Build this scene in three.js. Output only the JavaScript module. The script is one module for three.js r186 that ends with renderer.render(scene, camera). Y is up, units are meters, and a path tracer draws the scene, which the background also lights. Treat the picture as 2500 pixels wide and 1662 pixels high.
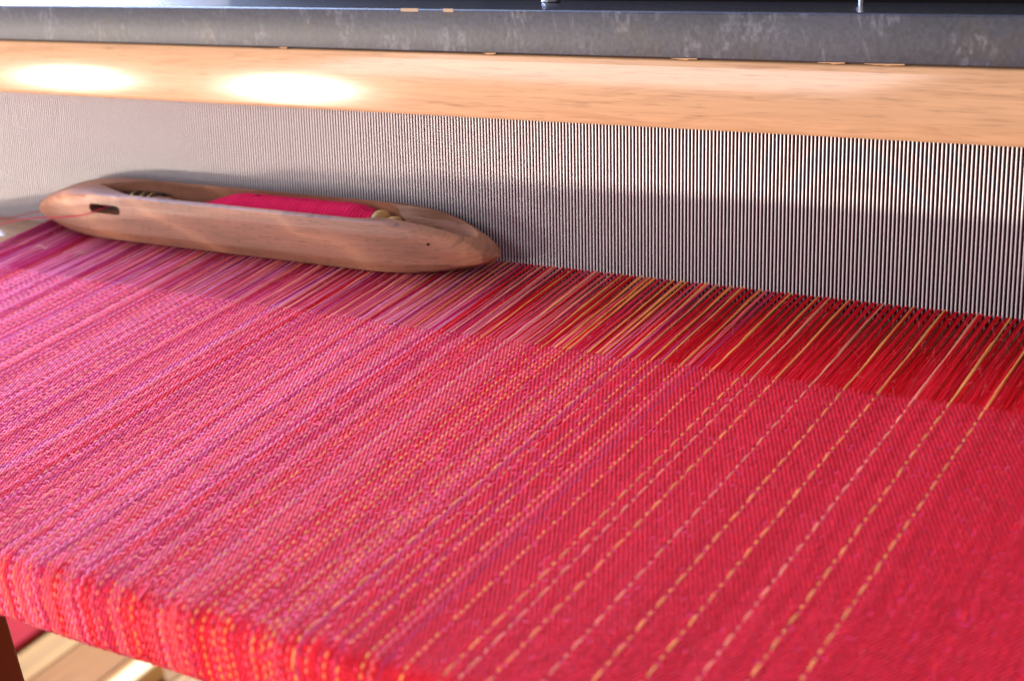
import * as THREE from 'three';
import { RectAreaLightUniformsLib } from 'three/addons/lights/RectAreaLightUniformsLib.js';
import { RoundedBoxGeometry } from 'three/addons/geometries/RoundedBoxGeometry.js';
import { mergeGeometries, toCreasedNormals } from 'three/addons/utils/BufferGeometryUtils.js';
import { Brush, Evaluator, SUBTRACTION } from 'three-bvh-csg';

// ---------------------------------------------------------------- camera
const scene = new THREE.Scene();
const camera = new THREE.PerspectiveCamera(25.0, 1024 / 680, 0.02, 60);
{
  const right = new THREE.Vector3(0.84258, -0.11728, -0.52565);
  const up = new THREE.Vector3(-0.12135, 0.90957, -0.39744);
  const back = new THREE.Vector3(0.52472, 0.39867, 0.75215);
  const m = new THREE.Matrix4().makeBasis(right, up, back);
  camera.quaternion.setFromRotationMatrix(m);
  camera.position.set(0.5017, 0.3774, 0.8249);
}
camera.focus = 0.95;
camera.userData.fStop = 7;
scene.add(camera);

// ---------------------------------------------------------------- light and exposure
const renderer = new THREE.WebGLRenderer({ antialias: true });
renderer.toneMapping = THREE.LinearToneMapping;
renderer.toneMappingExposure = 1.0;
renderer.shadowMap.enabled = true;
scene.background = new THREE.Color().setRGB(0.44, 0.415, 0.46);
RectAreaLightUniformsLib.init();

const names = new Map();
function numbered(name) {
  const n = names.get(name) || 0; names.set(name, n + 1);
  return n ? `${name}_${String(n).padStart(3, '0')}` : name;
}
function tag(o, label, category, group, kind) {
  o.userData.label = label; o.userData.category = category;
  if (group) o.userData.group = group;
  if (kind) o.userData.kind = kind;
  return o;
}
function thing(name, label, category, pos = [0, 0, 0], group) {
  const g = new THREE.Group(); g.name = numbered(name); g.position.set(...pos); scene.add(g);
  return tag(g, label, category, group);
}
function part(name, geo, mat, parent, label) {
  const m = new THREE.Mesh(geo, mat); m.name = name; m.castShadow = m.receiveShadow = true; parent.add(m);
  if (label) m.userData.label = label;
  return m;
}
// a lit window or added strip: glowing pane in a thin frame with an area light of the same size just in front
function lightWindow(name, label, category, pos, look, w, h, color, radiance, glow, frame) {
  const g = thing(name, label, category, pos);
  g.lookAt(...look);
  const pane = new THREE.Mesh(new THREE.PlaneGeometry(w, h), new THREE.MeshStandardMaterial({ color: 0x000000, emissive: new THREE.Color().setRGB(...color), emissiveIntensity: glow }));
  pane.name = 'window_pane'; g.add(pane);
  const fm = new THREE.MeshStandardMaterial({ color: 0x8a7f70, roughness: 0.6 });
  const t = frame;
  for (const [x, y, a, b] of [[0, h / 2 + t / 2, w + 2 * t, t], [0, -h / 2 - t / 2, w + 2 * t, t], [w / 2 + t / 2, 0, t, h], [-w / 2 - t / 2, 0, t, h]]) {
    const f = new THREE.Mesh(new THREE.BoxGeometry(a, b, 0.03), fm); f.position.set(x, y, -0.012); f.name = 'window_frame'; g.add(f);
  }
  const L = new THREE.RectAreaLight(new THREE.Color().setRGB(...color), radiance, w, h);
  L.position.set(0, 0, 0.01); L.lookAt(0, 0, 1); 
  L.rotation.set(0, Math.PI, 0); L.name = 'window_light'; g.add(L);
  return g;
}
const AIM = [-0.1, 0.05, 0.05];
// two added glowing strips standing in for low sun glint off the floor
const WARM = [1.0, 0.84, 0.66];
lightWindow('added_sun_strip', 'added narrow glowing strip for low sun glint nearest the loom at front left', 'window', [-3.487, -0.30, 2.66], AIM, 0.12, 0.045, WARM, 4800, 250, 0.03);
lightWindow('added_sun_strip', 'added narrow glowing strip for low sun glint further right at front left', 'window', [-2.866, -0.355, 3.025], AIM, 0.11, 0.05, WARM, 13400, 250, 0.03);
// tall pale panes above them
lightWindow('tall_window', 'tall pale window pane above the low glowing strip nearest the loom', 'window', [-3.487, 0.06, 2.66], AIM, 0.12, 0.62, [1, 0.92, 0.82], 120, 80, 0.04);
lightWindow('tall_window', 'tall pale window pane above the low glowing strip further right', 'window', [-2.866, 0.02, 3.025], AIM, 0.11, 0.62, [1, 0.92, 0.82], 175, 110, 0.04);
// broad window high at the front left, and blue sky in a window behind the loom on the left
lightWindow('front_window', 'broad pale window high at the front left of the loom', 'window', [-1.5, 1.35, 2.5], [0, 0, 0.1], 1.5, 1.3, [1.0, 0.92, 0.96], 6.6, 2.0, 0.05);
lightWindow('sky_window', 'large window full of blue sky behind the loom at left', 'window', [-1.40, 0.77, -0.58], [-0.2, 0, 0.25], 0.70, 1.06, [0.49, 0.63, 1.0], 76.0, 4.0, 0.05);

// ---------------------------------------------------------------- helpers
function rng(seed) { let a = seed >>> 0; return () => { a = (a + 0x6D2B79F5) | 0; let t = Math.imul(a ^ (a >>> 15), 1 | a); t = (t + Math.imul(t ^ (t >>> 7), 61 | t)) ^ t; return ((t ^ (t >>> 14)) >>> 0) / 4294967296; }; }
function makeNoise(seed) {
  const r = rng(seed), N = 256, p = new Float32Array(N * N); for (let i = 0; i < N * N; i++) p[i] = r();
  const at = (x, y) => p[((y & 255) << 8) | (x & 255)];
  return (x, y) => { const xi = Math.floor(x), yi = Math.floor(y), fx = x - xi, fy = y - yi, u = fx * fx * (3 - 2 * fx), v = fy * fy * (3 - 2 * fy);
    const a = at(xi, yi), b = at(xi + 1, yi), c = at(xi, yi + 1), d = at(xi + 1, yi + 1); return a + (b - a) * u + (c - a) * v + (a - b - c + d) * u * v; };
}
const N1 = makeNoise(11), N2 = makeNoise(23), N3 = makeNoise(37);
const fbm = (n, x, y, o = 4) => { let s = 0, a = 0.5, t = 0; for (let k = 0; k < o; k++) { s += a * n(x, y); t += a; x *= 2.03; y *= 2.03; a *= 0.5; } return s / t; };
const mix = (a, b, t) => a + (b - a) * t, clamp = (x, a = 0, b = 1) => Math.min(b, Math.max(a, x)), sst = (a, b, x) => { const t = clamp((x - a) / (b - a)); return t * t * (3 - 2 * t); };
const lin = (c) => { c /= 255; return c <= 0.04045 ? c / 12.92 : Math.pow((c + 0.055) / 1.055, 2.4); };
const sr = (r, g, b) => [lin(r), lin(g), lin(b)];
function tex(w, h, fn, srgb = true) {               // fn(u, v) -> [r, g, b] 0..255 sRGB, or one number 0..1
  const d = new Uint8Array(w * h * 4);
  for (let j = 0; j < h; j++) for (let i = 0; i < w; i++) {
    const c = fn((i + 0.5) / w, (j + 0.5) / h), k = (j * w + i) * 4;
    if (typeof c === 'number') { d[k] = d[k + 1] = d[k + 2] = clamp(c) * 255; } else { d[k] = clamp(c[0], 0, 255); d[k + 1] = clamp(c[1], 0, 255); d[k + 2] = clamp(c[2], 0, 255); }
    d[k + 3] = 255;
  }
  const t = new THREE.DataTexture(d, w, h); t.wrapS = t.wrapT = THREE.RepeatWrapping; t.magFilter = THREE.LinearFilter; t.minFilter = THREE.LinearMipmapLinearFilter; t.generateMipmaps = true;
  if (srgb) t.colorSpace = THREE.SRGBColorSpace; t.needsUpdate = true; return t;
}
// uv in metres on the dominant plane of each face
function boxUV(g, ox = 0, oy = 0, sx = 1, sy = 1) {
  const q = g.index ? g.toNonIndexed() : g; if (!q.attributes.normal) q.computeVertexNormals();
  const p = q.attributes.position, n = q.attributes.normal, uv = new Float32Array(p.count * 2);
  for (let i = 0; i < p.count; i += 3) {
    let nx = 0, ny = 0, nz = 0; for (let k = 0; k < 3; k++) { nx += Math.abs(n.getX(i + k)); ny += Math.abs(n.getY(i + k)); nz += Math.abs(n.getZ(i + k)); }
    for (let k = 0; k < 3; k++) { const x = p.getX(i + k), y = p.getY(i + k), z = p.getZ(i + k);
      let u = x, v = y; if (nx > ny && nx > nz) { u = z; v = y; } else if (ny > nz) { u = x; v = z; }
      uv[(i + k) * 2] = (u + ox) * sx; uv[(i + k) * 2 + 1] = (v + oy) * sy; }
  }
  q.setAttribute('uv', new THREE.BufferAttribute(uv, 2)); return q;
}
const box = (w, h, d, x, y, z, r = 0.002, s = 3) => { const g = new RoundedBoxGeometry(w, h, d, s, r); g.translate(x, y, z); return g; };

// ---------------------------------------------------------------- materials
// pale varnished maple: 1 m x 0.125 m of board
const mapleFn = (u, v) => {
  const x = u, y = v * 0.125;
  const w = fbm(N1, x * 7, y * 30, 4), g = fbm(N2, x * 26, y * 900, 3), f = fbm(N3, x * 5, y * 160 + w * 9, 4);
  const fl = Math.max(0, fbm(N1, x * 60 + 9, y * 1400, 2) - 0.62) * 2.2;
  const k = 0.93 + 0.08 * (f - 0.5) + 0.08 * (g - 0.5) - 0.18 * fl + 0.06 * (w - 0.5);
  const dark = sst(0.55, 0.8, fbm(N2, x * 9 + 3, y * 240 + w * 6, 4)) * 0.06;
  return [182 * k * (1 - dark), 145 * k * (1 - dark * 1.2), 114 * k * (1 - dark * 1.4)];
};
const mapleMap = tex(2048, 256, mapleFn);
const mapleBump = tex(1024, 256, (u, v) => 0.5 + 0.6 * (fbm(N2, u * 30, v * 200, 3) - 0.5) + 0.3 * (fbm(N3, u * 12, v * 20, 3) - 0.5), false);
const maple = new THREE.MeshPhysicalMaterial({ map: mapleMap, roughness: 0.15, bumpMap: mapleBump, bumpScale: 0.00004, anisotropy: 0.9, anisotropyRotation: Math.PI / 2 });
// scuffed dark painted steel: 1 m x 0.125 m
const steelFn = (u, v) => {
  const x = u, y = v * 0.125;
  const a = fbm(N1, x * 500, y * 500, 3), b = fbm(N2, x * 14, y * 28, 4), c = fbm(N3, x * 420, y * 170, 4);
  const sc = sst(0.50, 0.68, fbm(N3, x * 40 + 5, y * 46 + 2, 4)) * sst(0.42, 0.62, c) * (0.25 + 0.75 * a);
  const st = sst(0.735, 0.8, fbm(N1, x * 330 + y * 90, y * 40, 3)) * sst(0.45, 0.6, b);
  const rust = sst(0.60, 0.72, fbm(N2, x * 40 + 70, y * 44 + 11, 4));
  const k = 0.80 + 0.30 * (a - 0.5) + 0.22 * (b - 0.5), w = clamp(sc * 0.7 + st * 0.4) * 46;
  return [(60 + 5 * rust) * k + w, (62 + 2 * rust) * k + w, (78 - 4 * rust) * k + w];
};
const steelMap = tex(2048, 256, steelFn);
const steelBump = tex(1024, 128, (u, v) => fbm(N1, u * 420, v * 52, 3), false);
const steel = new THREE.MeshPhysicalMaterial({ map: steelMap, roughness: 0.55, metalness: 0.0, specularIntensity: 0.6, bumpMap: steelBump, bumpScale: 0.00015 });
const steelGloss = new THREE.MeshPhysicalMaterial({ color: new THREE.Color().setRGB(0.012, 0.014, 0.022), roughness: 0.24, specularIntensity: 1, bumpMap: steelBump, bumpScale: 0.00003, clearcoat: 0.6, clearcoatRoughness: 0.2 });
// walnut: u along the length
const walnutFn = (u, v) => {
  const x = u * 0.5, y = v * 0.125;
  const warp = fbm(N1, x * 9, y * 20, 3);
  const d = y * 26 + x * 9.5 + warp * 1.4;                               // growth rings cut at a slant
  const ring = 0.5 + 0.5 * Math.sin(d * 6.283 * 0.9), line = Math.pow(ring, 10);
  const g = fbm(N2, x * 40, y * 1500, 3), p = sst(0.66, 0.74, fbm(N3, x * 130, y * 2600, 2));
  const k = 0.90 + 0.14 * (g - 0.5) + 0.16 * (fbm(N3, x * 12, y * 60, 4) - 0.5) + 0.10 * line - 0.15 * p - 0.07 * (1 - ring);
  return [156 * k, 105 * k + 4 * line, 82 * k];
};
const walnutMap = tex(2048, 512, walnutFn);
const walnutBump = tex(1024, 512, (u, v) => 0.5 + 0.5 * (fbm(N2, u * 20, v * 190, 3) - 0.5), false);
const walnut = new THREE.MeshPhysicalMaterial({ map: walnutMap, roughness: 0.5, bumpMap: walnutBump, bumpScale: 0.0001, specularIntensity: 0.7 });
const dentSteel = new THREE.MeshStandardMaterial({ color: new THREE.Color().setRGB(1, 1, 1), metalness: 0.15, roughness: 0.46, vertexColors: true });
const brass = new THREE.MeshStandardMaterial({ color: new THREE.Color().setRGB(0.62, 0.45, 0.17), metalness: 1, roughness: 0.3 });
const boxwood = new THREE.MeshStandardMaterial({ color: new THREE.Color().setRGB(0.52, 0.33, 0.13), roughness: 0.5 });
const darkWood = new THREE.MeshStandardMaterial({ map: tex(256, 256, (u, v) => { const k = 0.85 + 0.3 * (fbm(N2, u * 60, v * 6, 4) - 0.5); return [168 * k, 74 * k, 32 * k]; }), roughness: 0.5 });
const yarnMat = (c, o = {}) => new THREE.MeshPhysicalMaterial({ color: new THREE.Color().setRGB(...c), roughness: 1.0, specularIntensity: 0.05, sheen: 0.15, sheenRoughness: 0.7, sheenColor: new THREE.Color().setRGB(0.85, 0.62, 1.0), ...o });

// ---------------------------------------------------------------- floor and rug
{
  const floor = thing('floor', 'honey coloured wooden plank floor far below the loom', 'floor', [0, -0.8, 0]);
  floor.userData.kind = 'structure';
  const under = part('subfloor', new THREE.BoxGeometry(7, 0.04, 7), new THREE.MeshStandardMaterial({ color: 0x2a1a10, roughness: 0.9 }), floor);
  under.position.set(-0.6, -0.042, 0.2);
  const tones = [[128, 74, 22], [162, 116, 60], [150, 98, 38], [166, 122, 66], [138, 86, 30]];
  const mats = tones.map((t, q) => new THREE.MeshPhysicalMaterial({ map: tex(128, 512, (u, v) => { const k = 0.92 + 0.25 * (fbm(N2, u * 26 + q * 7, v * 5, 4) - 0.5); return t.map((c) => c * k); }), roughness: 0.6, specularIntensity: 0.5 }));
  const pg = boxUV(new RoundedBoxGeometry(0.094, 0.02, 3.2, 2, 0.002), 0, 0, 8, 0.4);
  const R = rng(5);
  for (let k = -16; k < 22; k++) { const p = part('plank', pg, mats[Math.floor(R() * 5)], floor); p.position.set(-0.95 + k * 0.0965, -0.01, -0.2 + (R() - 0.5) * 0.3); }
}
{
  const rug = thing('floor_rug', 'plain red rug on the wooden floor beside the brown post', 'rug', [-1.31, -0.798, -0.45]);
  part('rug_pile', boxUV(new RoundedBoxGeometry(0.30, 0.012, 0.8, 2, 0.005)).translate(0, 0.006, 0), new THREE.MeshStandardMaterial({ map: tex(128, 128, (u, v) => { const k = 0.85 + 0.3 * N1(u * 128, v * 128); return [132 * k, 5 * k, 10 * k]; }), roughness: 1 }), rug);
}

// ---------------------------------------------------------------- loom frame: breast beam and posts
{
  const fr = thing('floor_loom', 'wooden loom frame with brown post under the near left cloth edge', 'loom', [0, -0.8, 0.39]);
  part('breast_beam', boxUV(box(1.5, 0.036, 0.056, 0.12, 0.779, 0.0, 0.006)), maple, fr);
  part('post', boxUV(box(0.06, 0.76, 0.05, -0.277, 0.38, -0.028, 0.004)), darkWood, fr);
  part('added_light_block', boxUV(box(0.13, 0.05, 0.05, -0.58, 0.735, 0.0, 0.003)), darkWood, fr);  // added out of view to stop low light leaking under the beam
  part('added_side_rail', boxUV(box(0.045, 0.24, 0.36, -0.665, 0.672, -0.17, 0.004)), darkWood, fr);  // unseen rail added to block low light coming under the cloth
  part('post', boxUV(box(0.06, 0.76, 0.05, 0.75, 0.38, 0, 0.004)), darkWood, fr);
}

// ---------------------------------------------------------------- beater (leans back ten degrees)
const TILT = -10 * Math.PI / 180;
const extrudeX = (pts, x0, x1, bevel) => {            // profile in (n, h): extruded along x
  const s = new THREE.Shape(); s.moveTo(pts[0][0], pts[0][1]); for (let i = 1; i < pts.length; i++) s.lineTo(pts[i][0], pts[i][1]);
  const g = new THREE.ExtrudeGeometry(s, { depth: x1 - x0, bevelEnabled: false, steps: 1 });
  const p = g.attributes.position; for (let i = 0; i < p.count; i++) { const n = p.getX(i), h = p.getY(i), d = p.getZ(i); p.setXYZ(i, x1 - d, h, n); }
  g.computeVertexNormals(); return toCreasedNormals(g, 0.7);
};
const arcPts = (cx, cy, r, a0, a1, n = 5) => Array.from({ length: n + 1 }, (_, i) => { const a = a0 + (a1 - a0) * i / n; return [cx + r * Math.cos(a), cy + r * Math.sin(a)]; });
const roundedProfile = (n0, n1, h0, h1, rb, rt) => [...arcPts(n1 - rb, h0 + rb, rb, -Math.PI / 2, 0), ...arcPts(n1 - rt, h1 - rt, rt, 0, Math.PI / 2), ...arcPts(n0 + 0.002, h1 - 0.002, 0.002, Math.PI / 2, Math.PI), ...arcPts(n0 + 0.002, h0 + 0.002, 0.002, Math.PI, 1.5 * Math.PI)];
const beater = thing('loom_beater', 'swinging loom beater with varnished pale wood rail under a scuffed dark steel bar', 'beater', [0, 0, 0]);
beater.rotation.x = TILT;
{
  part('top_rail', boxUV(extrudeX(roundedProfile(-0.055, 0.012, 0.1016, 0.1455, 0.0022, 0.0052), -0.80, 0.70), 0.3, 0.035, 1, 8), maple, beater);
  part('bar_face', boxUV(extrudeX(roundedProfile(-0.02, 0.0128, 0.1457, 0.1737, 0.0006, 0.0016), -0.80, 0.70), 0.35, 0.06, 1, 8), steel, beater, 'scuffed grey front of the steel bar');
  part('bar_top', extrudeX([[-0.092, 0.150], [-0.0202, 0.150], [-0.0202, 0.1731], [0.0088, 0.1739], [0.0088, 0.17405], [-0.092, 0.17405]], -0.80, 0.70), steelGloss, beater, 'glossy black top of the steel bar');
  part('race_board', boxUV(extrudeX(roundedProfile(-0.05, 0.043, -0.038, -0.0090, 0.002, 0.0035), -0.80, 0.70), 0.1, 0.2, 1, 8), maple, beater).rotation.x = -TILT;
  const sm = new THREE.MeshStandardMaterial({ color: new THREE.Color().setRGB(0.34, 0.20, 0.11), roughness: 0.9 });
  const R = rng(77);
  for (const [x, w] of [[-0.2511, 0.008], [-0.0708, 0.010], [0.073, 0.018], [0.1685, 0.017], [0.2006, 0.024]]) {
    // a lifted sliver of wood along the joint
    const s = new THREE.Shape(); const k = 7; s.moveTo(-w / 2, 0);
    for (let i = 0; i <= k; i++) s.lineTo(-w / 2 + w * i / k, -(0.0002 + 0.0008 * R()) * Math.sin(Math.PI * (i + 0.4) / (k + 0.8)) - 0.0002);
    s.lineTo(w / 2, 0.0003); s.closePath();
    const g = new THREE.ExtrudeGeometry(s, { depth: 0.0004, bevelEnabled: false });
    const m = part('splinter', g, sm, beater); m.position.set(x, 0.1456, 0.0126); m.rotation.x = 0.35;
  }
  const tm = new THREE.MeshStandardMaterial({ color: new THREE.Color().setRGB(0.28, 0.21, 0.15), roughness: 0.9 });
  for (const [x, w] of [[-0.1352, 0.015], [-0.1028, 0.0085]]) part('tape_scrap', box(w, 0.0022, 0.0006, 0, 0, 0, 0.0002, 1), tm, beater).position.set(x, 0.1731, 0.0131);
  const bolt = part('bolt', new THREE.LatheGeometry([[0, 0], [0.0065, 0], [0.0068, 0.0012], [0.0055, 0.0030], [0.003, 0.0044], [0, 0.0048]].map((p) => new THREE.Vector2(...p)), 24), new THREE.MeshStandardMaterial({ color: 0x8c8c90, metalness: 0.9, roughness: 0.3 }), beater);
  bolt.position.set(-0.0726, 0.17405, -0.070);
  const pin = part('pin', new THREE.LatheGeometry([[0, 0], [0.0018, 0], [0.0018, 0.022], [0.0012, 0.0235], [0, 0.024]].map((p) => new THREE.Vector2(...p)), 14), new THREE.MeshStandardMaterial({ color: 0xc8c8cc, metalness: 1, roughness: 0.2 }), beater);
  pin.position.set(0.158, 0.17405, -0.062);
  for (const x of [-0.83, 0.73]) part('sword', box(0.05, 1.0, 0.05, x, -0.31, -0.02, 0.004), darkWood, beater);
}

// ---------------------------------------------------------------- reed
const PITCH = 0.0025;
{
  const reed = thing('weaving_reed', 'steel reed of fine upright dents closed under the wooden rail', 'reed', [0, 0, 0]);
  reed.rotation.x = TILT;
  const prof = [[-0.006, -0.0005], [-0.0004, -0.0006], [0, 0], [-0.0004, 0.0006], [-0.006, 0.0005]];
  const dentGeo = (() => {                              // thin blade with a rounded front edge
    const pts = []; const hw = 0.00055; for (let i = 0; i <= 6; i++) { const a = -Math.PI / 2 + Math.PI * i / 6; pts.push([Math.sin(a) * hw, -0.0004 + Math.cos(a) * 0.0004]); }
    pts.push([hw * 0.75, -0.0062], [-hw * 0.75, -0.0062]);
    const s = new THREE.Shape(); s.moveTo(...pts[0]); for (const p of pts.slice(1)) s.lineTo(...p); s.closePath();
    const g = new THREE.ExtrudeGeometry(s, { depth: 0.122, bevelEnabled: false });
    const p = g.attributes.position; for (let i = 0; i < p.count; i++) { const x = p.getX(i), n = p.getY(i), h = p.getZ(i); p.setXYZ(i, x, h - 0.014, n); }
    const idx = []; const q = g.index ? g.toNonIndexed() : g; const a = q.attributes.position.array; for (let i = 0; i < a.length; i += 9) { for (let k = 0; k < 3; k++) { const t = a[i + 3 + k]; a[i + 3 + k] = a[i + 6 + k]; a[i + 6 + k] = t; } }
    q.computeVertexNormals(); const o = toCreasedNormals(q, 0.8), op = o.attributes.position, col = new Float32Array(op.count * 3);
    for (let i = 0; i < op.count; i += 3) { const edge = Math.min(op.getZ(i), op.getZ(i + 1), op.getZ(i + 2)) > -0.001; for (let k = 0; k < 3; k++) col.set(edge ? [0.54, 0.515, 0.54] : [0.11, 0.036, 0.056], (i + k) * 3); }   // dark gaps and red cloth reflection painted into the sides, front edge bright
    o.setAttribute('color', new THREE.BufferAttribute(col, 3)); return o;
  })();
  const R = rng(3), rest = [];
  let n = 0;
  for (let i = 166; i > -250; i--) {
    const x = i * PITCH + (R() - 0.5) * 0.00006, lean = (R() - 0.5) * 0.0006;
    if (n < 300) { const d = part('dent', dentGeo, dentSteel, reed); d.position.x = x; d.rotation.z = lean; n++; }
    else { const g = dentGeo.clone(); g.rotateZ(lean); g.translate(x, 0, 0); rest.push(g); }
  }
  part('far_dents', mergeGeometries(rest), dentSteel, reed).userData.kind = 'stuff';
}

// ---------------------------------------------------------------- harness behind the beater
{
  const hm = new THREE.MeshStandardMaterial({ color: 0x120d0c, roughness: 0.7 });
  const har = thing('heddle_frame', 'dark harness of heddles just behind the steel bar at top right', 'heddle frame', [0.25, 0.05, -0.21]);
  part('shaft_bar', box(0.9, 0.03, 0.02, 0, 0.115, 0, 0.002), hm, har);
  part('shaft_bar', box(0.9, 0.03, 0.02, 0, 0.40, 0, 0.002), hm, har);
  part('added_back_board', box(1.25, 0.5, 0.012, -0.175, 0.16, -0.08, 0.002), hm, har);  // dark board added behind the heddles, widened to darken the bar top reflection
  part('added_dark_board', box(2.1, 0.50, 0.012, -0.55, -0.19, -0.06, 0.002), new THREE.MeshStandardMaterial({ color: 0x3c1424, roughness: 0.8 }), har);  // dark wine sheet added behind the reed to darken and redden its gaps
  for (const x of [-0.44, 0.44]) part('upright', box(0.02, 0.30, 0.02, x, 0.258, 0, 0.002), hm, har);
  const wm = new THREE.MeshStandardMaterial({ color: 0xb8b4b0, metalness: 0.9, roughness: 0.35 });
  const hg = new THREE.CylinderGeometry(0.0006, 0.0006, 0.255, 6);
  const R = rng(9);
  for (let i = 0; i < 46; i++) part('heddle', hg, wm, har).position.set(-0.36 + i * 0.0165 + (R() - 0.5) * 0.012, 0.257, 0.004 + R() * 0.006);
}

// ---------------------------------------------------------------- woven cloth and warp
const END = 0.00125, X0 = -0.5165, NE = 830, FELL = 0.1115, RIDGE = 0.418, PICK = 0.00239;
const cloth = thing('woven_cloth', 'red and pink handwoven cloth with gold flecks stretched on the loom', 'cloth', [0, 0, 0]);
const PAL = {
  plum: sr(176, 66, 120), lavender: sr(200, 104, 172), magenta: sr(196, 66, 124), crimson: sr(200, 44, 84), pinklight: sr(236, 132, 164), coral: sr(234, 96, 102), mauve: sr(226, 98, 122),
  red: sr(218, 24, 36), deep: sr(204, 6, 14), peach: sr(246, 150, 122), gold: sr(244, 162, 88), paleGold: sr(240, 148, 116),
};
const STOPS = [
  [-0.53, { plum: .06, magenta: .34, crimson: .24, pinklight: .28, lavender: .08 }],
  [-0.40, { plum: .02, magenta: .27, crimson: .27, pinklight: .33, coral: .07, lavender: .04 }],
  [-0.25, { magenta: .10, crimson: .25, pinklight: .33, coral: .17, mauve: .15 }],
  [-0.10, { magenta: .05, crimson: .26, coral: .29, red: .08, mauve: .18, pinklight: .14 }],
  [0.03, { red: .36, coral: .22, mauve: .22, crimson: .19, pinklight: .01 }],
  [0.12, { red: .64, mauve: .10, deep: .14, crimson: .07, coral: .05 }],
  [0.17, { red: .56, deep: .44 }],
  [0.32, { deep: .65, red: .35 }], [0.60, { deep: .9, red: .1 }],
];
const SPECIAL = new Map();                                // single ends that stand out
const endAt = (x) => Math.round((x - X0) / END);
for (const x of [-0.3945, -0.3747, -0.3561, -0.336, -0.3152, -0.3097, -0.2861, -0.2769, -0.262, -0.243, -0.236, -0.221, -0.203, -0.183, -0.176, -0.158]) SPECIAL.set(endAt(x), 'peach');
for (const x of [-0.0171, 0.0027, 0.0228, 0.028, 0.0354, 0.042, 0.0462, 0.0603, 0.0656, 0.0695, 0.0832, 0.1009, 0.109, 0.1208, 0.141, 0.1596, 0.1794, 0.2195, 0.2386, 0.2772, 0.2965]) SPECIAL.set(endAt(x), 'gold');
for (const x of [-0.137, -0.118, -0.099, -0.079, -0.0605, -0.0408, -0.128, -0.1085, -0.0885, -0.0695, -0.0258, 0.201, 0.259, 0.1677, -0.031, 0.015, 0.0905]) SPECIAL.set(endAt(x), 'paleGold');
const ends = [];
{
  const R = rng(2024); let last = 'red';
  for (let i = 0; i < NE; i++) {
    const x = X0 + i * END; let k = 0; while (k < STOPS.length - 2 && x > STOPS[k + 1][0]) k++;
    const t = clamp((x - STOPS[k][0]) / (STOPS[k + 1][0] - STOPS[k][0])), w = {};
    for (const [c, v] of Object.entries(STOPS[k][1])) w[c] = (w[c] || 0) + v * (1 - t);
    for (const [c, v] of Object.entries(STOPS[k + 1][1])) w[c] = (w[c] || 0) + v * t;
    let r = R(), kind = last; if (R() > 0.10 || !w[last]) for (const [c, v] of Object.entries(w)) { r -= v; if (r <= 0) { kind = c; break; } }
    last = kind;
    const tone = 0.93 + 0.14 * R();
    if (SPECIAL.has(i)) kind = SPECIAL.get(i);
    ends.push({ x, kind, tone, special: SPECIAL.has(i) });
  }
}
// path of the cloth: flat from the fell, round the beam, down its front and under
const CR = 0.012, ZF = 0.4245, HF = 0.043;
const L0 = ZF - CR - FELL, L1 = L0 + CR * Math.PI / 2, L2 = L1 + (HF - 2 * CR), L3 = L2 + CR * Math.PI / 2, L4 = L3 + 0.17;
function path(s, x) {                                      // -> y, z, tangent (ty, tz), normal (ny, nz)
  const wv = 0.0005 * (fbm(N2, x * 36 + 3, s * 8, 2) - 0.5) + 0.0012 * (N1(x * 60, 5) - 0.5) * sst(L0 - 0.02, L0 + 0.01, s);
  let y, z, a;
  if (s < L0) { y = 0; z = FELL + s; a = 0; }
  else if (s < L1) { a = (s - L0) / CR; y = -CR + CR * Math.cos(a); z = FELL + L0 + CR * Math.sin(a); }
  else if (s < L2) { a = Math.PI / 2; y = -CR - (s - L1); z = ZF; }
  else if (s < L3) { a = Math.PI / 2 + (s - L2) / CR; y = -CR - (L2 - L1) + CR * Math.cos(a); z = FELL + L0 + CR * Math.sin(a); }
  else { a = Math.PI; const d = sst(0, 0.012, s - L3) * (s - L3) * 0.33; y = -HF - d; z = FELL + L0 - (s - L3); }  // unseen run under the beam, lengthened and sloped to block low light
  const ny = Math.cos(a), nz = Math.sin(a);
  const fw = (0.0026 * (fbm(N3, x * 14 + 2, 4, 3) - 0.5) + 0.0008 * (N1(x * 700, 9) - 0.5)) * (1 - sst(0.0, 0.02, s));
  return [y + ny * wv, z + nz * wv + fw, -Math.sin(a), Math.cos(a), ny, nz];
}
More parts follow.
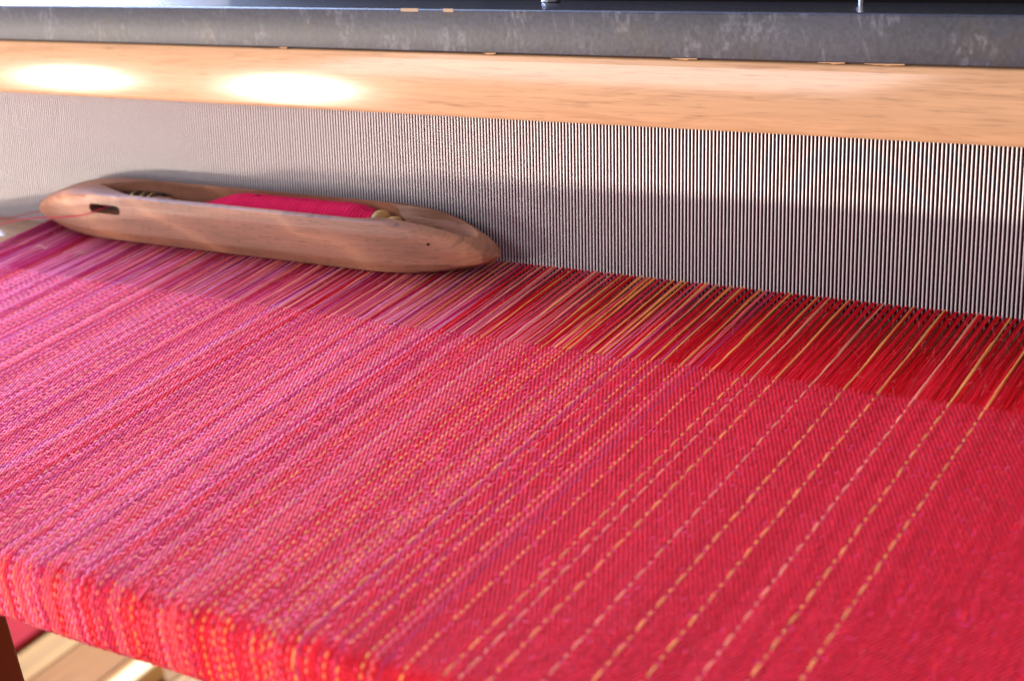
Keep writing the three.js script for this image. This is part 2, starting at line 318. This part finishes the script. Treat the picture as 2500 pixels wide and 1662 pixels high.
{
  // ground web: thin sheet of weft under the floats
  const nx = 120, ns = 110, pos = [], uv = [], idx = [];
  for (let j = 0; j <= ns; j++) { const s = L4 * j / ns; for (let i = 0; i <= nx; i++) { const x = X0 + (NE - 1) * END * i / nx, p = path(s, x); pos.push(x, p[0] - p[4] * 0.0005, p[1] - p[5] * 0.0005); uv.push(x, s); } }
  for (let j = 0; j < ns; j++) for (let i = 0; i < nx; i++) { const a = j * (nx + 1) + i; idx.push(a, a + nx + 1, a + 1, a + 1, a + nx + 1, a + nx + 2); }
  const g = new THREE.BufferGeometry(); g.setAttribute('position', new THREE.Float32BufferAttribute(pos, 3)); g.setAttribute('uv', new THREE.Float32BufferAttribute(uv, 2)); g.setIndex(idx); g.computeVertexNormals();
  part('ground_web', g, yarnMat(sr(176, 26, 62)), cloth);

  const R = rng(404), np = Math.floor((L3 + 0.015) / PICK);
  const dash = [1, 1, 1, 1, 0, 1, 1, 0], pair = [1, 0, 1, 1, 0, 1, 0, 0], sparse = [1, 0, 1, 0, 0, 1, 0, 0];
  const warp = [], weft = [];
  const jit = Float32Array.from({ length: NE }, () => (R() - 0.5) * 0.08 * PICK); let flip = 0; const phases = new Uint8Array(NE); const styles = new Uint8Array(NE);
  for (let i = 0; i < NE; i++) { styles[i] = ends[i].special ? (ends[i].x > 0.15 ? 1 : (R() < 0.06 ? 1 : 3)) : (R() < 0.015 ? 1 : 0); phases[i] = styles[i] ? Math.floor(R() * 8) : (flip ^= (R() < 0.03 ? 1 : 0)); }
  for (let i = 0; i < NE; i++) {
    const up = new Uint8Array(np); for (let j = 0; j < np; j++) up[j] = styles[i] === 1 ? dash[(j + phases[i]) % 8] : (((i + j) & 1) && R() < (styles[i] === 3 ? 0.78 : ends[i].x > 0.12 ? 0.985 : 0.95)) ? 1 : 0;
    for (let j = 0; j < np;) {
      if (up[j]) { let k = j; while (k < np && up[k]) k++; warp.push([i, (j + k) / 2 * PICK, k - j]); j = k; }
      else { weft.push([i, (j + 0.5) * PICK]); j++; }
    }
  }
  const bump = (() => { const g = new THREE.SphereGeometry(1, 9, 6); const p = g.attributes.position; for (let q = 0; q < p.count; q++) { const x = p.getX(q), y = p.getY(q), z = p.getZ(q); p.setXYZ(q, x * (1 + 0.12 * (1 - Math.abs(z))), y, Math.sign(z) * Math.pow(Math.abs(z), 0.86)); } g.computeVertexNormals(); return g; })();
  const M = new THREE.Matrix4(), c = new THREE.Color(), ax = new THREE.Vector3(), ay = new THREE.Vector3(), az = new THREE.Vector3();
  const wm = yarnMat([1, 1, 1], { roughness: 0.7, specularIntensity: 0.32, sheen: 0.34, sheenRoughness: 0.6 });
  const place = (inst, n, x, s, off, hx, hy, hz, skew) => {
    const p = path(s, x);
    ax.set(hx, 0, 0); ay.set(0, p[4] * hy, p[5] * hy); az.set(skew * hz, p[2] * hz, p[3] * hz);
    M.makeBasis(ax, ay, az); M.setPosition(x, p[0] + p[4] * off, p[1] + p[5] * off); inst.setMatrixAt(n, M);
  };
  const fw = new THREE.InstancedMesh(bump, wm, warp.length); fw.name = 'warp_floats'; fw.userData.kind = 'stuff';
  warp.forEach(([i, s, run], n) => {
    const e = ends[i], col = PAL[e.kind], sp = e.kind === 'gold' || e.kind === 'peach' || e.kind === 'paleGold';
    const th = (sp ? 0.86 : 1) * (0.9 + 0.2 * R());
    place(fw, n, e.x + (R() - 0.5) * 0.00022, s + jit[i] + (R() - 0.5) * 0.0004, -0.0001 + (R() - 0.5) * 0.0003, END * 0.5 * th, 0.00070 * th, (run === 2 && styles[i] === 1 ? 1.5 : run + 0.34) * PICK * 0.5 * (0.97 + 0.14 * R()), (R() - 0.5) * 0.12);
    const k = e.tone * (0.86 + 0.28 * R()); c.setRGB(col[0] * k, col[1] * k * (0.9 + 0.2 * R()), col[2] * k * (0.9 + 0.2 * R())); fw.setColorAt(n, c);
  });
  fw.castShadow = fw.receiveShadow = true; cloth.add(fw);
  const ff = new THREE.InstancedMesh(bump, wm, weft.length); ff.name = 'weft_floats'; ff.userData.kind = 'stuff';
  const wc = sr(206, 24, 64);
  weft.forEach(([i, s], n) => {
    const x = ends[i].x; place(ff, n, x, s, -0.00034, END * 0.8, 0.00034, PICK * 0.5, 0);
    const k = 0.8 + 0.3 * R(); c.setRGB(wc[0] * k, wc[1] * k, wc[2] * k); ff.setColorAt(n, c);
  });
  ff.castShadow = ff.receiveShadow = true; cloth.add(ff);
}
// open warp between the reed and the fell
{
  const R = rng(515), variants = {};
  const tube = (pts, rad, seg = 5) => {                  // pts [x,y,z], rad per point
    const pos = [], nor = [], idx = [];
    pts.forEach((p, j) => { for (let k = 0; k < seg; k++) { const a = k / seg * Math.PI * 2; pos.push(p[0] + Math.cos(a) * rad[j], p[1] + Math.sin(a) * rad[j], p[2]); nor.push(Math.cos(a), Math.sin(a), 0); } });
    for (let j = 0; j + 1 < pts.length; j++) for (let k = 0; k < seg; k++) { const a = j * seg + k, b = j * seg + (k + 1) % seg; idx.push(a, b, a + seg, b, b + seg, a + seg); }
    const g = new THREE.BufferGeometry(); g.setAttribute('position', new THREE.Float32BufferAttribute(pos, 3)); g.setAttribute('normal', new THREE.Float32BufferAttribute(nor, 3)); g.setIndex(idx); return g;
  };
  // END is half the reed pitch: an end keeps its place against the dents
  const variant = (side, layer, slub, q) => {
    const key = `${side}${layer}${slub}${q}`; if (variants[key]) return variants[key];
    const pts = [], rad = [], n = 26, b = 0.00068 * (slub ? 1.05 : 1), ph = R() * 9;
    for (let j = 0; j <= n; j++) {
      const z = -0.20 + (FELL + 0.003 + 0.20) * j / n, t = clamp(1 - (z + 0.002) / FELL);
      const inReed = sst(0.75, 1, t) * (z > -0.03 ? 1 : sst(-0.12, -0.03, z));
      const y = layer * 0.0010 * sst(0.0, 1, t) * (z > -0.004 ? 1 : 1 + (-0.004 - z) * 14) + (N1(j * 0.8 + ph, q * 7) - 0.5) * 0.0007 * (1 - t * 0.3) - 0.0002;
      pts.push([side * -0.00012 * inReed + (N2(j * 0.7 + ph, q * 3) - 0.5) * 0.00024, y, z]);
      rad.push(b * (0.9 + 0.25 * N3(j * 1.3 + ph, q) + (slub ? 0.65 * Math.pow(N1(j * 0.9 + q * 5, ph), 3) : 0)));
    }
    const ply = (s) => tube(pts.map((p, j) => { const a = s * Math.PI + ph + j * 0.42, r = 0.00036 * Math.min(1, 0.35 + Math.abs(Math.sin(j * 1.7 + ph)) + 0.3); return [p[0] + Math.cos(a) * r, p[1] + Math.sin(a) * r * 0.6, p[2]]; }), rad.map((r) => r * 0.62));
    return (variants[key] = mergeGeometries([ply(0), ply(1)]));
  };
  const mats = new Map();
  const matFor = (kind, q) => { const k = kind + q; if (!mats.has(k)) { const c = PAL[kind], f = 0.76 + 0.10 * q; mats.set(k, yarnMat([c[0] * f, c[1] * f, c[2] * f])); } return mats.get(k); };  // same yarn darkened: shade on the open warp put into its colour
  const shown = endAt(0.385), rest = [];
  for (let i = NE - 1; i >= 0; i--) {
    const e = ends[i], slub = e.special ? 1 : 0, side = i & 1 ? 1 : -1, layer = ((i >> 1) & 1) ^ (i & 1) ? 1 : -1, g = variant(side, slub ? 1 : layer, slub, Math.floor(R() * 4)), q = Math.floor(R() * 3);
    if (i <= shown && i > shown - 300) { const m = part('warp_thread', g, matFor(e.kind, q), cloth, e.kind === 'gold' || e.kind === 'paleGold' ? 'gold warp thread' : undefined); m.position.x = e.x; }
    else { const h = g.clone().translate(e.x, 0, 0), c = PAL[e.kind], f = 0.70 + 0.10 * q, col = new Float32Array(h.attributes.position.count * 3); for (let k = 0; k < col.length; k += 3) { col[k] = c[0] * f; col[k + 1] = c[1] * f; col[k + 2] = c[2] * f; } h.setAttribute('color', new THREE.BufferAttribute(col, 3)); rest.push(h); }  // far threads darkened a little more for the shade on the warp
  }
  part('warp_threads', mergeGeometries(rest), yarnMat([1, 1, 1], { vertexColors: true }), cloth).userData.kind = 'stuff';
  // stray fibres standing off the yarn
  const fv = [0, 1, 2].map((k) => { const c = new THREE.QuadraticBezierCurve3(new THREE.Vector3(0, 0, 0), new THREE.Vector3(0.0006 * (k - 1), 0.0016, 0.0006), new THREE.Vector3(0.0012 * (1 - k), 0.0028, 0.0014 * (k - 0.8))); return new THREE.TubeGeometry(c, 4, 0.000034, 3); });
  const fg = [], M = new THREE.Matrix4(), E = new THREE.Euler();
  for (let n = 0; n < 5200; n++) { const x = mix(-0.5, 0.36, R()), z = Math.pow(R(), 1.6) * 0.36; const s = 0.5 + R() * R() * 1.8; const g = fv[n % 3].clone(); E.set((R() - 0.5) * 1.6, R() * 6.3, (R() - 0.5) * 1.6); M.makeRotationFromEuler(E).scale(new THREE.Vector3(s, s, s)); M.setPosition(x, 0.0003, z + 0.01); g.applyMatrix4(M); fg.push(g); }
  part('stray_fibres', mergeGeometries(fg), yarnMat(sr(238, 130, 130)), cloth).userData.kind = 'stuff';
}

// ---------------------------------------------------------------- boat shuttle
const SX = -0.288, SL = 0.228, SZ = 0.021;
{
  const sh = thing('boat_shuttle', 'brown wooden boat shuttle lying on the warp in front of the reed', 'shuttle', [SX, 0.0006, SZ]);
  const W = 0.025, prof = (s) => { const t = clamp((s - 0.5) / 0.5); return { w: 0.0017 + (W - 0.0017) * Math.sqrt(Math.max(0, 1 - Math.pow(t, 2.6))) * (1 - 0.08 * t * t) , yt: 0.0165 + 0.0222 * (1 - Math.pow(t, 3.4)), yb: 0.0108 * Math.pow(t, 2.8) }; };
  const NS = 90, NM = 56, pos = [], idx = [];
  for (let i = 0; i <= NS; i++) {
    const u = -Math.cos(Math.PI * i / NS), s = Math.abs(u), { w, yt, yb } = prof(s), end = sst(0.97, 1.0, s);
    const k = 1 - end * 0.55, yc = (yt + yb) / 2, h = (yt - yb) / 2 * k, n = mix(7.5, 2.3, sst(0.6, 1, s));
    for (let j = 0; j < NM; j++) {
      const a = j / NM * Math.PI * 2, ca = Math.cos(a), sa = Math.sin(a);
      const q = Math.pow(Math.pow(Math.abs(ca), n) + Math.pow(Math.abs(sa), n), -1 / n);
      const yy = q * sa, zz = q * ca * (1 - 0.09 * (yy * 0.5 + 0.5));
      pos.push(u * SL, yc + h * yy, w * k * zz);
    }
  }
  const L = pos.length / 3; { const p0 = prof(1); const y = (p0.yt + p0.yb) / 2; pos.push(-SL - 0.0006, y, 0, SL + 0.0006, y, 0); }
  for (let i = 0; i < NS; i++) for (let j = 0; j < NM; j++) { const a = i * NM + j, b = i * NM + (j + 1) % NM; idx.push(a, a + NM, b, b, a + NM, b + NM); }
  for (let j = 0; j < NM; j++) { idx.push(L, j, (j + 1) % NM); idx.push(L + 1, NS * NM + (j + 1) % NM, NS * NM + j); }
  let hull = new THREE.BufferGeometry(); hull.setAttribute('position', new THREE.Float32BufferAttribute(pos, 3)); hull.setIndex(idx); hull.computeVertexNormals();
  { // check the winding points outward
    const p = hull.attributes.position; let vol = 0; const A = new THREE.Vector3(), B = new THREE.Vector3(), C = new THREE.Vector3(); for (let i = 0; i < idx.length; i += 3) { A.fromBufferAttribute(p, idx[i]); B.fromBufferAttribute(p, idx[i + 1]); C.fromBufferAttribute(p, idx[i + 2]); vol += A.dot(B.cross(C)); }
    if (vol < 0) { for (let i = 0; i < idx.length; i += 3) { const t = idx[i + 1]; idx[i + 1] = idx[i + 2]; idx[i + 2] = t; } hull.setIndex(idx); hull.computeVertexNormals(); }
  }
  hull.setAttribute('uv', new THREE.Float32BufferAttribute(new Float32Array(hull.attributes.position.count * 2), 2));
  const ev = new Evaluator(); ev.useGroups = false; ev.attributes = ['position', 'normal', 'uv'];
  let body = new Brush(hull, walnut); body.updateMatrixWorld();
  const cut = (g, x, y, z, rx = 0, ry = 0, rz = 0) => { const b = new Brush(g, walnut); b.position.set(x, y, z); b.rotation.set(rx, ry, rz); b.updateMatrixWorld(); body = ev.evaluate(body, b, SUBTRACTION); body.updateMatrixWorld(); };
  // long cavity with pointed left end
  const xa = -0.152, xb = 0.150, s = new THREE.Shape(), top = [];
  for (let i = 0; i <= 40; i++) { const x = mix(xa, xb, i / 40), l = sst(xa - 0.004, xa + 0.055, x), r = sst(xb + 0.006, xb - 0.03, x); top.push([x, 0.0168 * Math.pow(l, 0.8) * Math.pow(r, 0.5) + 0.0004]); }
  s.moveTo(top[0][0], -top[0][1]); for (const [x, w] of top) s.lineTo(x, w); for (let i = 40; i >= 0; i--) s.lineTo(top[i][0], -top[i][1]);
  const cav = new THREE.ExtrudeGeometry(s, { depth: 0.05, bevelEnabled: false }); cav.rotateX(-Math.PI / 2);
  cut(cav, 0, 0.0065, 0.0);
  // shallow scoop running out towards the right tip
  const sc = new THREE.SphereGeometry(1, 40, 24); sc.scale(0.062, 0.012, 0.0135); cut(sc, 0.155, 0.0375, -0.001, 0, 0, -0.12);
  // thread slot through the front wall, pin hole further right
  const sg = new THREE.CapsuleGeometry(0.0036, 0.027, 8, 20); sg.rotateZ(Math.PI / 2); sg.scale(1, 1, 1);
  const slot = new THREE.Shape(); const hw = 0.0135, rr = 0.0037; slot.absarc(hw, 0, rr, -Math.PI / 2, Math.PI / 2); slot.absarc(-hw, 0, rr, Math.PI / 2, Math.PI * 1.5); slot.closePath();
  const slg = new THREE.ExtrudeGeometry(slot, { depth: 0.02, bevelEnabled: false, curveSegments: 10 });
  cut(slg, -0.415 - SX, 0.0268, 0.012, 0, 0, 0.0);
  cut(new THREE.CylinderGeometry(0.0011, 0.0011, 0.02, 16).rotateX(Math.PI / 2), -0.1045 - SX, 0.0252, 0.024);
  let g = body.geometry; g = g.index ? g.toNonIndexed() : g; g.deleteAttribute('normal'); g = toCreasedNormals(g, 0.6);
  const p = g.attributes.position, uv = new Float32Array(p.count * 2); for (let i = 0; i < p.count; i++) { uv[i * 2] = (p.getX(i) + 0.25) * 2; uv[i * 2 + 1] = (p.getY(i) + 0.02 + (p.getZ(i) - 0.02) * 0.45) * 8; }
  g.setAttribute('uv', new THREE.BufferAttribute(uv, 2));
  part('body', g, walnut, sh);
  for (const x of [-0.405, -0.3945, -0.386]) { const t = part('tension_ring', new THREE.TorusGeometry(0.0105, 0.0007, 8, 30).rotateY(Math.PI / 2), brass, sh); t.position.set(x - SX, 0.0225, -0.001); t.rotation.y = 0.25; }
  part('added_dark_insert', box(0.05, 0.022, 0.0285, -0.118, 0.0198, 0.0, 0.003), new THREE.MeshStandardMaterial({ color: 0x1c100c, roughness: 0.9 }), sh);  // dark block added for cavity shade and to stop light through the slot
  const sp = new THREE.CylinderGeometry(0.0011, 0.0011, 0.255, 10).rotateZ(Math.PI / 2); part('spindle', sp, brass, sh).position.set(-0.012, 0.0228, -0.002);
  part('spindle_block', box(0.02, 0.022, 0.014, 0.134, 0.0185, -0.002, 0.004), walnut, sh);
  part('tension_spool', new THREE.CylinderGeometry(0.0095, 0.0095, 0.02, 20).rotateZ(Math.PI / 2), walnut, sh).position.set(-0.087, 0.0215, -0.002);
}
// bobbin inside the shuttle
{
  const b = thing('yarn_bobbin', 'bobbin wound with crimson pink yarn lying inside the wooden shuttle', 'bobbin', [-0.245, 0.0246, 0.0185]);
  const nu = 340, nv = 40, pos = [], idx = [], xa = -0.092, xb = 0.080;
  for (let i = 0; i <= nu; i++) { const t = i / nu, x = mix(xa, xb, t); for (let j = 0; j <= nv; j++) { const a = j / nv * Math.PI * 2;
    const base = 0.0045 + 0.0112 * Math.pow(sst(0, 0.30, t), 0.8) * (1 - 0.34 * sst(0.90, 1.0, t)) + 0.0016 * (fbm(N1, t * 16, a * 0.3, 3) - 0.5);
    const w = (x + 0.0014 * Math.sin(a + 0.6 * Math.sin(t * 60)) ) / 0.003, r = base - 0.0003 + 0.0009 * Math.sqrt(Math.abs(Math.sin(w * Math.PI))) + 0.0002 * (N2(x * 1400, a * 3) - 0.5);
    pos.push(x, Math.cos(a) * r, Math.sin(a) * r); } }
  for (let i = 0; i < nu; i++) for (let j = 0; j < nv; j++) { const a = i * (nv + 1) + j; idx.push(a, a + 1, a + nv + 1, a + 1, a + nv + 2, a + nv + 1); }
  const g = new THREE.BufferGeometry(); g.setAttribute('position', new THREE.Float32BufferAttribute(pos, 3)); g.setIndex(idx); g.computeVertexNormals();
  part('yarn', g, yarnMat(sr(200, 34, 82)), b);
  const lathe = (pts) => new THREE.LatheGeometry(pts.map((p) => new THREE.Vector2(...p)), 32).rotateZ(-Math.PI / 2);
  part('flange', lathe([[0, 0.080], [0.0085, 0.080], [0.0128, 0.0815], [0.0132, 0.084], [0.0122, 0.0862], [0.007, 0.0872], [0, 0.0873]]), boxwood, b);
  part('tube', lathe([[0, 0.0873], [0.0055, 0.0873], [0.0092, 0.093], [0.0096, 0.097], [0.0080, 0.099], [0, 0.0992]]), boxwood, b);
  part('tube', lathe([[0, -0.10], [0.004, -0.10], [0.0043, -0.092], [0, -0.092]]), boxwood, b);
}
// weft yarn leaving the slot and running out over the left selvedge
{
  const c = new THREE.CatmullRomCurve3([[-0.405, 0.029, 0.022], [-0.4215, 0.0265, 0.042], [-0.428, 0.0245, 0.0475], [-0.445, 0.0205, 0.0475], [-0.470, 0.0165, 0.0455], [-0.50, 0.0140, 0.0475], [-0.53, 0.0085, 0.0520], [-0.555, 0.002, 0.0600], [-0.585, -0.002, 0.068], [-0.61, -0.001, 0.062], [-0.600, -0.002, 0.052], [-0.575, 0.0008, 0.040], [-0.553, 0.0015, 0.020], [-0.535, 0.003, 0.006], [-0.515, 0.002, 0.001]].map((p) => new THREE.Vector3(...p)));
  const g = new THREE.TubeGeometry(c, 200, 0.00042, 7);
  const w = new THREE.Mesh(g, yarnMat(sr(178, 36, 74))); w.name = 'weft_yarn'; w.castShadow = w.receiveShadow = true; scene.add(w);
  tag(w, 'loose pink weft yarn coming out of the slot in the shuttle', 'yarn');
}
{ // pale wooden stick lying on the planks
  const st = new THREE.Mesh(boxUV(new RoundedBoxGeometry(0.035, 0.03, 0.5, 3, 0.006)), new THREE.MeshStandardMaterial({ color: new THREE.Color().setRGB(0.62, 0.38, 0.13), roughness: 0.5 })); st.name = 'wood_stick'; st.castShadow = st.receiveShadow = true; st.position.set(-0.93, -0.783, -0.05); scene.add(st);
  tag(st, 'pale wooden stick on the floor below the cloth edge', 'stick');
}
renderer.render(scene, camera);
